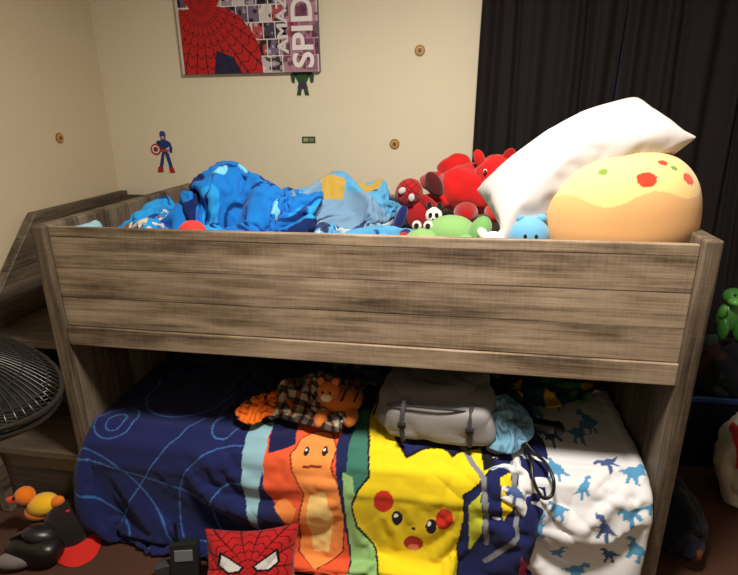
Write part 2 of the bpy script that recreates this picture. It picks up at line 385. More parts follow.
# ---------------------------------------------------------------- lower bedding prints
def art(X,T,cf=False):
    U=np.interp(X,[-1.68,-1.326,-.993,-.683,-.393,-.122,.133,.372,.598,.8],[0,82,164,246,328,410,492,574,656,738])
    V=np.interp(T,[.0,.45,.55,.72,1.1],[592,478,447,414,378] if cf else [562,450,425,402,375])+(U-246)*.10
    return U,V
def ring(U,V,c,r,w=1.4): return np.abs(np.hypot(U-c[0],V-c[1])-r)<w
def disc(U,V,c,r,ry=None):
    ry=ry or r;return ((U-c[0])/r)**2+((V-c[1])/ry)**2<1
def seg(U,V,a,b,w):
    ax,ay=a;bx,by=b;t=np.clip(((U-ax)*(bx-ax)+(V-ay)*(by-ay))/((bx-ax)**2+(by-ay)**2),0,1)
    return np.hypot(U-ax-t*(bx-ax),V-ay-t*(by-ay))<w
def paintA(X,T):
    U,V=art(X,T,True)
    C=np.zeros(X.shape+(3,));C[:]=(30,37,90)
    def put(mask,c): C[mask]=c
    blue=(62,106,172)
    for c,rr in [((128,430),(7,15)),((245,505),(26,56)),((60,570),(95,128)),((205,560),(30,)),((170,380),(44,)),((225,432),(12,))]:
        for q in rr: put(ring(U,V,c,q,.6)&(U<262),blue)
    put(seg(U,V,(90,455),(230,500),.6)|seg(U,V,(130,520),(200,425),.6),blue)
    put(inpoly(U,V,[(245,430),(268,430),(276,462),(286,500),(262,530),(250,490)]),(140,185,205))
    put(inpoly(U,V,[(266,470),(286,500),(280,545),(258,560),(262,500)]),(36,42,92))
    put(inpoly(U,V,[(264,395),(340,395),(338,470),(346,600),(282,600),(290,520),(268,480)]),(226,92,56))
    put(inpoly(U,V,[(262,420),(286,430),(292,448),(270,456)]),(28,32,78))
    dk=(120,44,34)
    liz=[(296,446),(306,438),(320,440),(328,452),(326,466),(334,484),(338,510),(334,540),(312,556),(296,540),(298,510),(304,488),(294,470),(290,456)]
    lo_=np.zeros(U.shape,bool)
    for du,dv in ((1.4,0),(-1.4,0),(0,1.4),(0,-1.4)): lo_|=inpoly(U+du,V+dv,liz)
    put(lo_,dk);put(inpoly(U,V,liz),(242,150,80))
    put(inpoly(U,V,[(308,490),(322,486),(328,510),(322,540),(308,540),(304,512)]),(248,214,140))
    put(disc(U,V,(303,454),2.4,4),(30,30,44));put(disc(U,V,(319,454),2.4,4),(30,30,44));put(disc(U,V,(302.5,452.5),.9),(255,255,255));put(disc(U,V,(318.5,452.5),.9),(255,255,255))
    put(seg(U,V,(303,466),(318,466),1.),dk)
    put(inpoly(U,V,[(296,500),(284,490),(276,498),(290,514)]),(242,150,80))
    put(inpoly(U,V,[(330,395),(368,395),(372,452),(354,520),(346,600),(336,500),(328,450)]),(30,38,84))
    put(inpoly(U,V,[(338,420),(362,420),(366,455),(350,500),(340,470)]),(60,118,104))
    put(inpoly(U,V,[(337,470),(346,475),(352,510),(388,546),(380,600),(346,600)]),(150,196,130))
    yel=(238,214,36)
    body=[(352,405),(362,410),(372,430),(382,450),(392,460),(410,456),(424,456),(434,462),(452,458),(472,456),(470,470),(458,482),(444,490),(446,512),(442,535),(450,570),(445,600),(380,600),(376,570),(364,536),(350,518),(346,500),(352,488),(362,474),(358,450),(352,428)]
    dark=(26,24,34)
    bo=np.zeros(U.shape,bool)
    for du in (-1.6,0,1.6):
        for dv in (-1.6,0,1.6): bo|=inpoly(U+du,V+dv,body)
    put(bo,dark);put(inpoly(U,V,body),yel)
    put(inpoly(U,V,[(352,405),(362,410),(367,422),(354,424)]),dark)
    put(inpoly(U,V,[(460,457),(473,456),(470,470),(462,474)]),dark)
    put(disc(U,V,(374,497),9,10),(216,56,38));put(disc(U,V,(429,512),8,9),(216,56,38))
    put(disc(U,V,(386,512),5,6),dark);put(disc(U,V,(385,510),1.8),(255,255,255))
    put(disc(U,V,(417,518),5,6),dark);put(disc(U,V,(415,516),1.8),(255,255,255))
    put(disc(U,V,(401,534),9,7),(170,50,46));put(disc(U,V,(401,538),5,3),(232,130,120));put(disc(U,V,(401,521),1.8,1.2),(30,26,30))
    gray=(128,132,142)
    for a,b_ in [((438,448),(462,480)),((462,480),(468,530)),((488,470),(494,520)),((494,520),(470,545)),((402,440),(440,448))]:
        put(seg(U,V,a,b_,2.2),gray)
    put(inpoly(U,V,[(450,500),(460,490),(464,520),(454,540)]),(196,206,60))
    put(inpoly(U,V,[(500,530),(512,545),(522,600),(504,600)]),(170,60,96))
    put(inpoly(U,V,[(476,480),(486,478),(490,500),(480,512)]),yel)
    return C
DINO=[(-16,4),(-8,1),(-3,-3),(3,-4),(7,-9),(14,-9),(15,-6),(9,-5),(9,-2),(12,0),(8,1),(6,4),(9,10),(5,10),(2,5),(-1,5),(-2,11),(-6,11),(-4,4),(-9,4)]
def paintB(X,T):
    U,V=art(X,T);C=np.zeros(X.shape+(3,));C[:]=(224,228,238)
    k=0
    for (cx,cy) in [(528,452),(556,470),(580,485),(611,465),(633,475),(555,500),(535,520),(605,515),(560,538),(632,505),(585,560),(618,545),(520,575),(644,540),(650,500),(560,440),(590,440),(610,435),(545,425),(505,490),(580,420),(610,415),(540,405),(575,400),(520,430),(485,460),(500,440),(640,575),(548,585)]:
        a=math.radians((k*47)%70-35);k+=1;fl=1 if k%2 else -1
        dx_=U-cx;dy=V-cy
        x=(dx_*math.cos(a)+dy*math.sin(a))*fl;y=-dx_*math.sin(a)+dy*math.cos(a)
        s=.95 if k%3 else .75
        C[inpoly(x/s,y/s,DINO)]=(84,150,200) if k%4 else (70,96,150)
    C[disc(U,V,(612,575),16,6)]=(120,70,120)
    return C
def sheetmesh(name,G,X,T,k,paint,seed,fine,thick):
    P=upsample(G,k);XX=upsample(np.stack([X,T,T*0],-1),k)
    n,m,_=P.shape
    gx=np.gradient(P,axis=0);gy=np.gradient(P,axis=1);N=np.cross(gx,gy);N/=np.linalg.norm(N,axis=2)[...,None]+1e-9
    Q=np.stack([XX[...,0],XX[...,1],XX[...,0]*0],-1)
    d=fine*(folds(Q,(.7,1,0),40,seed,2)*np.clip(vn(Q*6,seed+30)*3-1.6,0,1)+folds(Q,(1,-.4,0),34,seed+3,2)*np.clip(vn(Q*5,seed+31)*3-1.6,0,1))
    P=P+N*d[...,None]
    P[...,2]=np.maximum(P[...,2],.006)
    o=newmesh(name,P.reshape(-1,3),gridfaces(n,m),lin(paint(XX[...,0],XX[...,1]).reshape(-1,3)),CL)
    s=o.modifiers.new('s','SOLIDIFY');s.thickness=thick;s.offset=0
    return o
sheetmesh('dinosaur_print_sheet',GE,EX,ET,5,paintB,21,.005,.003)
sheetmesh('cartoon_print_comforter',GD,DX,DT,6,paintA,4,.008,.008)
# ---------------------------------------------------------------- cloth heaps
def mixc(m,a,b): return np.where(m[...,None],np.array(a,float),np.array(b,float))
def simheap(name,key,k,pf,thick=.006):
    P=upsample(G[key],k);n,m,_=P.shape
    U,V=np.meshgrid(np.linspace(0,1,n),np.linspace(0,1,m),indexing='ij')
    o=newmesh(name,P.reshape(-1,3),gridfaces(n,m),lin(pf(U,V).reshape(-1,3)),CL)
    s=o.modifiers.new('s','SOLIDIFY');s.thickness=thick;s.offset=0;return o
def pf_blue(U,V):
    a=v2(U,V,11,1);b=v2(U,V,15,2);c=v2(U,V,6,3)
    C=mixc(c>.52,(24,116,205),(38,150,226))
    C=np.where((np.abs(a-.5)<.035)[...,None],np.array((14,58,130.)),C)
    C=np.where(((b>.69))[...,None],np.array((14,36,92.)),C)
    C=np.where((v2(U,V,17,5)>.76)[...,None],np.array((120,200,232.)),C);return C
def pf_light(U,V):
    a=v2(U,V,7,11);b=v2(U,V,11,12)
    C=mixc(a>.55,(112,148,182),(84,158,208))
    C=np.where((b>.66)[...,None],np.array((176,190,200.)),C)
    C=np.where((v2(U,V,10,13)>.73)[...,None],np.array((50,64,104.)),C)
    C=np.where(((U<.5)&(V>.3)&(v2(U,V,12,15)>.6))[...,None],np.array((176,148,70.)),C);return C
def pf_white(U,V):
    C=mixc(v2(U,V,8,21)>.66,(124,76,54),(208,205,196))
    return np.where((v2(U,V,7,22)>.72)[...,None],np.array((84,112,84.)),C)
def pf_plaid(U,V):
    C=np.zeros(U.shape+(3,));C[:]=(180,170,156);m=(U*9%1<.4);n_=(V*9%1<.4)
    C[m]=(126,74,52);C[n_]=(84,76,72);C[m&n_]=(38,26,24);return C
simheap('blue_fleece_blanket','A',4,pf_blue,.006)
simheap('light_blue_blanket','B',4,pf_light,.005)
simheap('printed_pillowcase','W',4,pf_white,.006)
simheap('plaid_shirt','plaid',4,pf_plaid,.004)
simheap('orange_sweater','sweater',4,lambda U,V:mixc(v2(U,V,9,6)>.76,(50,36,34),(226,110,30)),.006)
simheap('navy_blanket','navy',3,lambda U,V:mixc(v2(U,V,7,8)>.6,(30,44,60),(18,26,44)),.006)
simheap('teal_print_blanket','teal',4,lambda U,V:np.where((v2(U,V,12,9)>.68)[...,None],np.array((96,120,88.)),mixc(v2(U,V,7,10)>.6,(44,84,92),(26,44,60))),.006)
def pf_col(U,V):
    C=mixc(v2(U,V,7,51)>.6,(60,110,70),(24,60,70));b_=v2(U,V,9,52)
    C=np.where((b_>.66)[...,None],np.array((200,160,40.)),C);return np.where((b_<.25)[...,None],np.array((30,30,44.)),C)
simheap('character_throw_blanket','throw',4,pf_col,.006)
simheap('light_blue_tshirt','blue2',4,lambda U,V:mixc(v2(U,V,5,3)>.7,(84,120,150),(112,160,190)),.005)
def heap(name,c,rad,cf,seed,n=150,amp=.16,fa=.16,e=.85,rot=(0,0,0),mat=None,k=22,zmin=None):
    t=np.linspace(-math.pi/2,math.pi/2,n);p=np.linspace(0,2*math.pi,2*n,endpoint=False)
    T,Pp=np.meshgrid(t,p,indexing='ij');sg=lambda x,q:np.sign(x)*np.abs(x)**q
    Q=np.stack([sg(np.cos(T),e)*np.cos(Pp),sg(np.cos(T),e)*np.sin(Pp),sg(np.sin(T),e)],-1).reshape(-1,3)
    R=rotm(*rot);rad=np.array(rad);W=Q*rad;m=rad.mean()
    d=1+amp*(fbm(Q*1.7+seed,seed,3)-.5)*2.4
    g=folds(W+seed,(1,.5,.9),k,seed,3.5)+folds(W+seed,(-.5,1,.7),k*1.1,seed+3,3.5)+.6*folds(W+seed,(.2,-.6,1),k*2,seed+6,4)
    d=d+fa*(g-.7)*(m/rad.max())**.3
    W=W*d[:,None];W=W@R.T+np.array(c)
    if zmin is not None: W[:,2]=np.maximum(W[:,2],zmin)
    return newmesh(name,W,gridfaces(n,2*n,0,True),lin(cf(Q,W)),mat or CL)
heap('pale_blue_sock',(-1.255,.13,1.09),(.03,.07,.05),lambda Q,W:mixc(Q[:,2]>9,(0,0,0),(150,190,210)),14,n=50,zmin=1.035)
heap('red_beanie',(-.845,.08,1.11),(.045,.045,.055),lambda Q,W:mixc(Q[:,2]>9,(0,0,0),(226,58,56)),15,n=60,amp=.08,fa=.05,zmin=1.035)
# ---------------------------------------------------------------- plush toys on top bunk
def cf_pizza(Q,W):
    az=np.degrees(np.arctan2(Q[:,1],Q[:,0]));el=np.degrees(np.arcsin(np.clip(Q[:,2]/np.linalg.norm(Q,axis=1),-1,1)))
    C=mixc(el+5*np.sin(np.radians(az)*6)>20,(232,200,134),(216,166,112))
    rd_=(206,58,38)
    for a0,e0,rr,col in [(-78,35,6.5,rd_),(-42,30,5,rd_),(-56,48,3.2,rd_),(-112,44,3.2,(110,140,70)),(-50,41,2.5,(110,140,70)),(-20,55,4,rd_),(10,40,7,rd_),(60,40,7,rd_),(120,40,7,rd_)]:
        dz=(az-a0+180)%360-180
        C[np.hypot(dz*np.cos(np.radians(el)),el-e0)<rr]=col
    return C
b=B();b.ell((.447,.19,1.197),(.222,.16,.188),None,(0,-5,0),e=.85,n=150,noise=.02,nf=5,cf=cf_pizza);b.done('pizza_plush_pillow',PL)
R=rotm(30,-30,6)
Vp=GP*np.array((.81,.60,1.1));Vp=Vp@R.T+np.array((.325,.215,1.325))
po=newmesh('white_pillow',Vp,pilF,np.tile(lin((196,194,198)),(len(Vp),1)),CL);sm=po.modifiers.new('s','SUBSURF');sm.levels=1;sm.render_levels=2
b=B();rd=(186,26,28);rd2=(150,16,20)
b.ell((.03,.62,1.19),(.13,.10,.085),rd,noise=.16,nf=24)
b.ell((.115,.58,1.245),(.075,.07,.065),rd,noise=.14,nf=24)
b.ell((.10,.51,1.22),(.035,.04,.028),rd,noise=.08)
b.ell((.10,.475,1.228),(.012,.01,.009),(20,10,10))
b.ell((.055,.57,1.30),(.018,.014,.03),rd,(0,-20,0));b.ell((.15,.57,1.305),(.02,.014,.03),rd2,(0,25,0))
b.ell((.075,.515,1.265),(.006,.005,.006),(230,230,225));b.ell((.13,.515,1.265),(.006,.005,.006),(230,230,225))
b.ell((.075,.511,1.265),(.004,.004,.004),(10,10,10));b.ell((.13,.511,1.265),(.004,.004,.004),(10,10,10))
b.ell((-.10,.56,1.15),(.09,.04,.035),rd,(0,-12,10),noise=.14,nf=24);b.ell((-.06,.66,1.20),(.09,.05,.05),rd,(0,10,-20),noise=.2,nf=24)
b.ell((.12,.52,1.13),(.04,.08,.035),rd,noise=.1);b.ell((.02,.50,1.13),(.04,.09,.035),rd2,noise=.1)
b.ell((-.02,.66,1.26),(.06,.04,.05),rd,noise=.2,nf=24)
b.scale((.05,.62,1.08),1.1)
b.done('red_plush_dog',PL)
def cf_web(base=(178,30,34),line=(30,10,14)):
    def cf(Q,W):
        az=np.arctan2(Q[:,0],-Q[:,1]);el=Q[:,2]
        m=(np.abs((az*6/math.pi)%1-.5)>.44)|(np.abs((el*5)%1-.5)>.42)
        return mixc(m,line,base)
    return cf
b=B()
b.ell((-.185,.42,1.215),(.048,.042,.052),None,n=60,cf=cf_web((150,24,30)),rot=(0,40,0))
b.ell((-.205,.378,1.228),(.011,.006,.014),(175,175,178),(0,50,0));b.ell((-.172,.378,1.205),(.011,.006,.014),(175,175,178),(0,5,0))
b.ell((-.155,.43,1.14),(.05,.035,.065),(150,24,30));b.ell((-.215,.40,1.12),(.02,.02,.06),(24,34,96),(0,20,0));b.ell((-.115,.42,1.175),(.022,.022,.055),(130,18,24),(0,-50,0))
b.ell((-.19,.36,1.075),(.024,.05,.024),(24,34,96));b.ell((-.14,.36,1.075),(.024,.05,.024),(20,20,30));b.ell((-.19,.31,1.075),(.022,.022,.022),(170,28,32));b.ell((-.14,.31,1.075),(.022,.022,.022),(170,28,32))
b.ell((-.10,.46,1.24),(.03,.025,.05),(70,18,24),(0,-30,0),noise=.1)
b.done('superhero_plush_doll',PL)
b=B();gr=(116,158,98)
b.ell((-.03,.20,1.115),(.085,.07,.066),gr,noise=.04)
b.ell((-.115,.16,1.105),(.055,.055,.04),gr,noise=.04)
b.ell((.055,.16,1.13),(.035,.05,.06),(96,146,86),(0,20,0),noise=.04)
b.ell((.02,.13,1.10),(.04,.05,.035),gr);b.ell((-.08,.27,1.10),(.04,.05,.035),gr)
for x in (-.135,-.10):
    b.ell((x,.17,1.15),(.015,.014,.017),(205,205,198));b.ell((x,.158,1.153),(.008,.005,.009),(16,16,18))
b.tube([(-.15,.115,1.10),(-.115,.102,1.092),(-.08,.115,1.10)],.003,(40,70,40))
b.done('green_plush_frog',PL)
b=B()
b.ell((-.09,.31,1.155),(.028,.026,.03),(228,226,220));b.ell((-.106,.31,1.188),(.010,.008,.014),(16,16,18));b.ell((-.072,.31,1.188),(.010,.008,.014),(16,16,18))
b.ell((-.10,.287,1.162),(.007,.005,.009),(16,16,18));b.ell((-.08,.287,1.162),(.007,.005,.009),(16,16,18));b.ell((-.09,.284,1.148),(.005,.004,.004),(16,16,18));b.ell((-.09,.33,1.08),(.035,.04,.05),(30,30,32))
b.done('plush_panda',PL)
b=B();bl=(96,156,196)
b.ell((.195,.10,1.14),(.058,.05,.062),bl,noise=.03)
b.ell((.195,.056,1.125),(.03,.016,.022),(150,195,220))
b.ell((.165,.10,1.195),(.015,.012,.014),bl);b.ell((.227,.10,1.195),(.015,.012,.014),bl)
for x in (.18,.21): b.ell((x,.052,1.153),(.005,.004,.006),(14,14,20))
b.ell((.195,.11,1.08),(.05,.05,.04),(60,110,170))
b.done('blue_plush_bear',PL)
b=B();b.ell((.095,.10,1.10),(.045,.045,.055),(232,230,222),noise=.06);b.ell((.065,.10,1.145),(.014,.01,.022),(232,230,222),(0,-32,0));b.ell((.12,.10,1.145),(.014,.01,.02),(232,230,222),(0,32,0))
for x in (.08,.108): b.ell((x,.058,1.11),(.005,.004,.006),(14,14,20))
b.ell((.094,.055,1.098),(.006,.004,.004),(200,110,120))
b.done('white_plush_rabbit',PL)
# ---------------------------------------------------------------- items on lower bunk
b=B()
def softbag(taper,am,seed):
    def df(Q,W):
        W=W.copy();W[:,0]*=1-taper*Q[:,2];W[:,1]*=1-.15*Q[:,2]
        W[:,2]+=.012*np.clip(Q[:,0],0,1)*(Q[:,2]>0)
        d=am*(folds(W+seed,(1,.3,.8),26,seed,4)+folds(W+seed,(-.6,.4,1),22,seed+2,4)-.5)+am*1.6*(fbm(W*9+seed,seed,2)-.5)
        N=Q/np.linalg.norm(Q,axis=1)[:,None];return W+N*d[:,None]
    return df
b.ell((-.06,.17,.553),(.188,.11,.088),(104,104,109),e=.45,n=110,rot=(4,-2,-4),df=softbag(.12,.012,3))
b.ell((-.045,.085,.520),(.172,.05,.062),(152,152,157),e=.42,n=90,rot=(10,-2,-4),df=softbag(.08,.008,8))
zx=smoothpts([(-.215,.062,.572),(-.15,.040,.587),(-.06,.033,.590),(.03,.035,.586),(.115,.054,.572)]);b.tube(zx,.004,(50,50,54),6)
b.tube(smoothpts([(-.15,.14,.633),(-.11,.10,.642),(-.04,.085,.644),(.03,.10,.640),(.06,.14,.632)]),.008,(74,74,80),8)
for x_ in (-.155,.06):
    b.tube(smoothpts([(x_,.05,.60),(x_-.004,.026,.572),(x_-.006,.020,.52),(x_,.028,.465)]),.008,(74,74,80),6)
    b.box((-.013,-.004,-.009),(.013,.004,.009),(40,40,44),c=(x_-.005,.014,.53))
b.done('gray_duffel_bag',CL)
b=B();o=(214,120,50)
b.ell((-.40,.19,.50),(.08,.065,.05),o,noise=.05);b.ell((-.435,.15,.555),(.04,.036,.036),o,noise=.05)
b.ell((-.435,.118,.546),(.02,.014,.015),(240,225,200));b.ell((-.462,.155,.59),(.013,.01,.015),o);b.ell((-.410,.155,.59),(.013,.01,.015),o)
for x in (-.448,-.422): b.ell((x,.117,.566),(.0045,.004,.0055),(14,10,10))
for k in range(3): b.tube([(-.43+k*.045,.13,.53),(-.42+k*.045,.17,.553),(-.41+k*.045,.23,.54)],.004,(50,26,16),6)
b.ell((-.35,.12,.475),(.025,.05,.025),o);b.ell((-.45,.10,.475),(.025,.05,.025),o)
b.done('tiger_plush',PL)
b=B();K_=(12,12,14)
b.tube(smoothpts([(.20,.16,.52),(.215,.10,.49),(.235,.04,.468),(.245,-.02,.462),(.250,-.07,.43),(.275,-.095,.395),(.303,-.085,.40),(.308,-.06,.435),(.29,-.01,.455),(.26,.03,.462),(.23,.07,.478)],8),.0055,K_,8)
b.done('black_cord',PS)
b=B()
b.ell((.28,.17,.475),(.075,.022,.02),(16,16,18),e=.5,rot=(0,0,-12));b.ell((.21,.18,.475),(.022,.03,.022),(20,20,22));b.ell((.35,.16,.475),(.022,.03,.022),(20,20,22))
b.done('game_controller',PS)
# ---------------------------------------------------------------- floor items
def pillow(b,c,L,W,T,rot,col,seed=0,cf=None,n=90,wr=.012):
    uu=np.linspace(-1,1,n);U,V=np.meshgrid(uu,uu,indexing='ij')
    prof=(np.clip(1-np.abs(U)**2.6,0,1)**.55)*(np.clip(1-np.abs(V)**2.6,0,1)**.55)
    pin=1-.14*np.cos(U*math.pi/2)*np.abs(V)**3;pin2=1-.12*np.cos(V*math.pi/2)*np.abs(U)**3
    R=rotm(*rot)
    for s_ in (1,-1):
        X=U*L/2*pin2;Y=V*W/2*pin
        Q=np.stack([X,Y,X*0+s_],-1)
        Z=s_*(T/2*prof)+wr*(folds(Q,(1,.6,0),28,seed)+folds(Q,(-.7,1,0),24,seed+2)-.5)*np.minimum(prof*2,1)*s_
        P_=np.stack([X,Y,Z],-1).reshape(-1,3)@R.T+np.array(c)
        F=gridfaces(n,n)
        if s_<0: F=[q[::-1] for q in F]
        b.add(P_,F,cf(U.ravel(),V.ravel(),s_) if cf else col)
def cf_face(U,V,s_):
    C=np.tile(np.array((170,30,34.)),(len(U),1))
    an=np.arctan2(V,U);ra=np.hypot(U,V)
    C[(np.abs((an*14/(2*math.pi))%1-.5)>.455)|(np.abs((ra*(1+.06*np.cos(an*14))*5)%1-.5)>.44)]=(50,10,16)
    for sg in (-1,1):
        C[inpoly(U*sg,V,[(.06,.02),(.60,.44),(.66,.1),(.42,-.12),(.18,-.10)])]=(14,12,14)
        C[inpoly(U*sg,V,[(.13,.03),(.55,.34),(.59,.1),(.40,-.06),(.20,-.05)])]=(205,205,208)
    return C
b=B();pillow(b,(-.62,-.205,.100),.31,.24,.13,(50,0,14),None,5,cf_face,130,.018);b.done('superhero_face_pillow',CL)
b=B()
b.box((-.045,-.02,0),(.045,.02,.13),(34,36,40),rot=(-12,0,14),c=(-.86,-.20,.006));b.box((-.03,-.023,.07),(.03,-.019,.11),(110,120,126),rot=(-12,0,14),c=(-.86,-.20,.006))
b.box((-.04,-.03,0),(.03,.0,.06),(60,62,66),rot=(0,0,30),c=(-.93,-.19,0));b.tube([(-.89,-.18,.12),(-.895,-.17,.20)],.006,(20,20,22))
b.done('walkie_talkie',PS,False,bevel=.005)
b=B();og=(236,124,26)
b.ell((-1.47,-.09,.13),(.06,.045,.042),(240,190,40),(0,-15,0),noise=.05);b.ell((-1.53,-.10,.17),(.035,.033,.033),og);b.ell((-1.565,-.12,.165),(.025,.015,.008),(210,70,30));b.ell((-1.41,-.09,.15),(.03,.02,.02),og,(0,-30,0))
b.ell((-1.49,-.09,.10),(.055,.045,.03),og,noise=.08);b.ell((-1.48,-.08,.045),(.07,.05,.045),(40,34,34));b.ell((-1.547,-.13,.18),(.005,.005,.006),(10,10,10))
b.done('duck_plush_toy',PL)
def cap(b,c,col,rot,s=1):
    R=rotm(*rot);n=24
    t=np.linspace(0,math.pi/2,n);p=np.linspace(0,2*math.pi,48,endpoint=False);T,Pp=np.meshgrid(t,p,indexing='ij')
    Q=np.stack([.085*s*np.cos(T)*np.cos(Pp),.08*s*np.cos(T)*np.sin(Pp),.085*s*np.sin(T)**.9],-1).reshape(-1,3)
    b.add(Q@R.T+np.array(c),gridfaces(n,48,0,True),(34,28,30))
    m=14;a=np.linspace(-1.1,1.1,24);V=[]
    for i in range(m):
        q=i/(m-1)
        for aa in a: V.append((s*(.08*math.cos(aa)+q*.085*math.cos(aa*.8)),s*(.08*math.sin(aa)*(1+.05*q)),s*(.004-.02*(abs(aa)/1.1)**2*q)))
    b.add(np.array(V)@R.T+np.array(c),gridfaces(m,24),col);b.add(np.array(V)@R.T+np.array(c)-np.array((0,0,.003)),[q[::-1] for q in gridfaces(m,24)],(20,18,20))
    b.ell(tuple(np.array((0,0,.087*s))@R.T+np.array(c)),(.007,.007,.004),col,n=10)
b=B();cap(b,(-1.37,-.10,.06),(200,44,40),(0,22,-38),1.05);b.done('baseball_cap',CL)
b=B()
b.ell((-1.42,-.21,.05),(.10,.055,.05),(24,22,24),e=.7,noise=.06);b.ell((-1.40,-.19,.10),(.06,.045,.03),(30,26,30),(0,20,30),noise=.06)
b.ell((-1.46,-.25,.035),(.07,.035,.03),(120,116,118),(0,0,20))
b.tube([(-1.5,-.22,.09),(-1.43,-.21,.13),(-1.36,-.19,.11)],.008,(60,50,54))
b.done('black_toy_car',PS)
# ---------------------------------------------------------------- right side
b=B()
for lo,hi in [((.95,.70,0),(1.55,.72,.34)),((.95,.98,0),(1.55,1.0,.34)),((.95,.72,0),(.97,.98,.34)),((1.53,.72,0),(1.55,.98,.34)),((.97,.72,0),(1.53,.98,.02))]: b.box(lo,hi,(18,20,44))
b.box((.94,.69,.32),(1.56,.705,.345),(34,58,130));b.box((.94,.995,.32),(1.56,1.01,.345),(34,58,130));b.box((.935,.69,.32),(.95,1.01,.345),(34,58,130));b.box((1.55,.69,.32),(1.565,1.01,.345),(34,58,130))
b.done('toy_storage_bin',PS,False,bevel=.004)
heap('toy_pile',(1.25,.85,.40),(.27,.12,.16),lambda Q,W:np.where((vn(W*14,61)>.7)[:,None],np.array((50,70,60.)),mixc(vn(W*11,62)>.6,(54,36,34),(24,26,34))),63,n=80)
b=B();gg=(64,126,56)
b.ell((1.12,.82,.66),(.05,.04,.07),gg);b.ell((1.11,.80,.755),(.04,.045,.035),gg);b.ell((1.10,.765,.745),(.025,.03,.018),(96,170,80));b.ell((1.09,.79,.62),(.02,.03,.05),gg);b.ell((1.15,.79,.62),(.02,.03,.05),gg)
b.ell((1.075,.79,.69),(.012,.02,.035),(96,170,80),(30,0,0));b.ell((1.165,.79,.69),(.012,.02,.035),(96,170,80),(30,0,0));b.tube([(1.13,.85,.62),(1.18,.90,.60),(1.25,.92,.61)],[.03,.02,.006],gg);b.ell((1.095,.765,.772),(.006,.006,.007),(10,10,10));b.ell((1.13,.765,.772),(.006,.006,.007),(10,10,10))
b.done('green_dinosaur_figure',PS)
heap('white_plastic_bag',(1.19,.50,.20),(.15,.12,.21),lambda Q,W:mixc((vn(W*12,71)>.72)&(W[:,2]>.2),(190,50,50),(216,212,206)),72,n=110,amp=.12,fa=.10,k=14)
heap('navy_jacket',(.80,.26,.09),(.09,.14,.10),lambda Q,W:mixc(vn(W*12,81)>.8,(120,60,30),(22,26,42)),82,n=80,zmin=.003)
heap('orange_towel',(.75,.42,.15),(.05,.09,.16),lambda Q,W:mixc(vn(W*9,83)>.55,(150,70,36),(40,36,50)),84,n=70,zmin=.003)
# ---------------------------------------------------------------- fan
b=B();c=np.array((-1.022,-.717,1.02));nrm=np.array((.32,.22,.92));nrm/=np.linalg.norm(nrm)
ax=np.cross(nrm,(0,0,1.));ax/=np.linalg.norm(ax);ay=np.cross(nrm,ax)
def circ(r_,h,k=72): 
    a=np.linspace(0,2*math.pi,k+1);return [c+ax*r_*math.cos(q)+ay*r_*math.sin(q)+nrm*h for q in a]
Rf=.25;K_=(14,14,16)
b.tube(circ(Rf,0),.007,K_,8);b.tube(circ(Rf,.018),.006,K_,8)
for r_ in (.22,.17,.11): b.tube(circ(r_,.018+.05*(1-(r_/Rf)**2)),.0025,K_,6)
for k in range(72):
    a=2*math.pi*k/72
    for sgn in (1,-1):
        pts=[]
        for t in np.linspace(.18,1,9):
            aa=a+.35*(1-t)*sgn
            rr=Rf*t;pts.append(c+(ax*math.cos(aa)+ay*math.sin(aa))*rr+nrm*(.009+sgn*(.009+.05*(1-t*t))))
        b.tube(pts,.0022,K_,5)
for h in (.068,-.05):
    b.tube([c+nrm*(h-.006),c+nrm*(h+.006)],.045,(26,26,28),24)
b.tube([c-nrm*.05,c-nrm*.16],[.06,.05],(18,18,20),24)
for k in range(3):
    a0=k*2*math.pi/3;V=[]
    for i in range(8):
        for j in range(8):
            rr=.03+.19*i/7;aa=a0+(j/7-.5)*(1.9-.4*i/7);V.append(c+(ax*math.cos(aa)+ay*math.sin(aa))*rr+nrm*((j/7-.5)*.05))
    b.add(V,gridfaces(8,8),(20,20,24))
j=c-nrm*.13
b.tube([j,(j[0],j[1],.03)],.016,K_,14);b.tube([(j[0],j[1],0),(j[0],j[1],.03),(j[0],j[1],.035)],[.17,.16,.03],K_,36)
b.done('pedestal_fan',PS)
# ---------------------------------------------------------------- wall art
pe=empty('canvas_poster',(-.99,1.065,1.885));PX,PZ,PW,PH=-1.325,1.66,.665,.45
n,m=460,310;uu=np.linspace(0,PW,n);vv=np.linspace(0,PH,m);U,V=np.meshgrid(uu,vv,indexing='ij')
C=np.zeros((n,m,3));rowo=.8*np.floor(V/.07)*.3
ci=np.floor(U/.055+rowo).astype(int);cj=np.floor(V/.07).astype(int)
hsh=h3(ci,cj,ci*0,5);pal=np.array([(160,146,166),(100,88,114),(196,186,194),(70,62,88),(178,80,88),(212,204,208),(118,106,138)],float)
C[:]=pal[(hsh*6.99).astype(int)]
nz=v2(U,V,55,4);C[nz>.64]=C[nz>.64]*.35;C[nz<.25]=C[nz<.25]*.5+120
edge=(np.abs((U/.055+rowo)%1-.5)>.46)|(np.abs((V/.07)%1-.5)>.465);C[edge]=(228,222,224)
band=(U>.50)&(U<.66);C[band]=C[band]*.45+np.array((80,40,60))
body=(inpoly(U,V,[(0,0),(.40,0),(.395,.08),(.37,.16),(.31,.235),(.24,.275),(.18,.285),(0,.27)]))|(((U-.13)/.10)**2+((V-.37)/.12)**2<1)
C[body]=(186,36,38)
side=inpoly(U,V,[(.16,0),(.30,0),(.26,.07),(.18,.10)]);C[side&body]=(34,36,74)
ang=np.arctan2(V-.30,U-.12);rad=np.hypot(U-.12,V-.30)
web=(np.abs((ang*5.2)%1-.5)>.455)|(np.abs(((rad+.008*np.cos(ang*32.7))*22)%1-.5)>.455)
C[web&body]=(44,10,16)
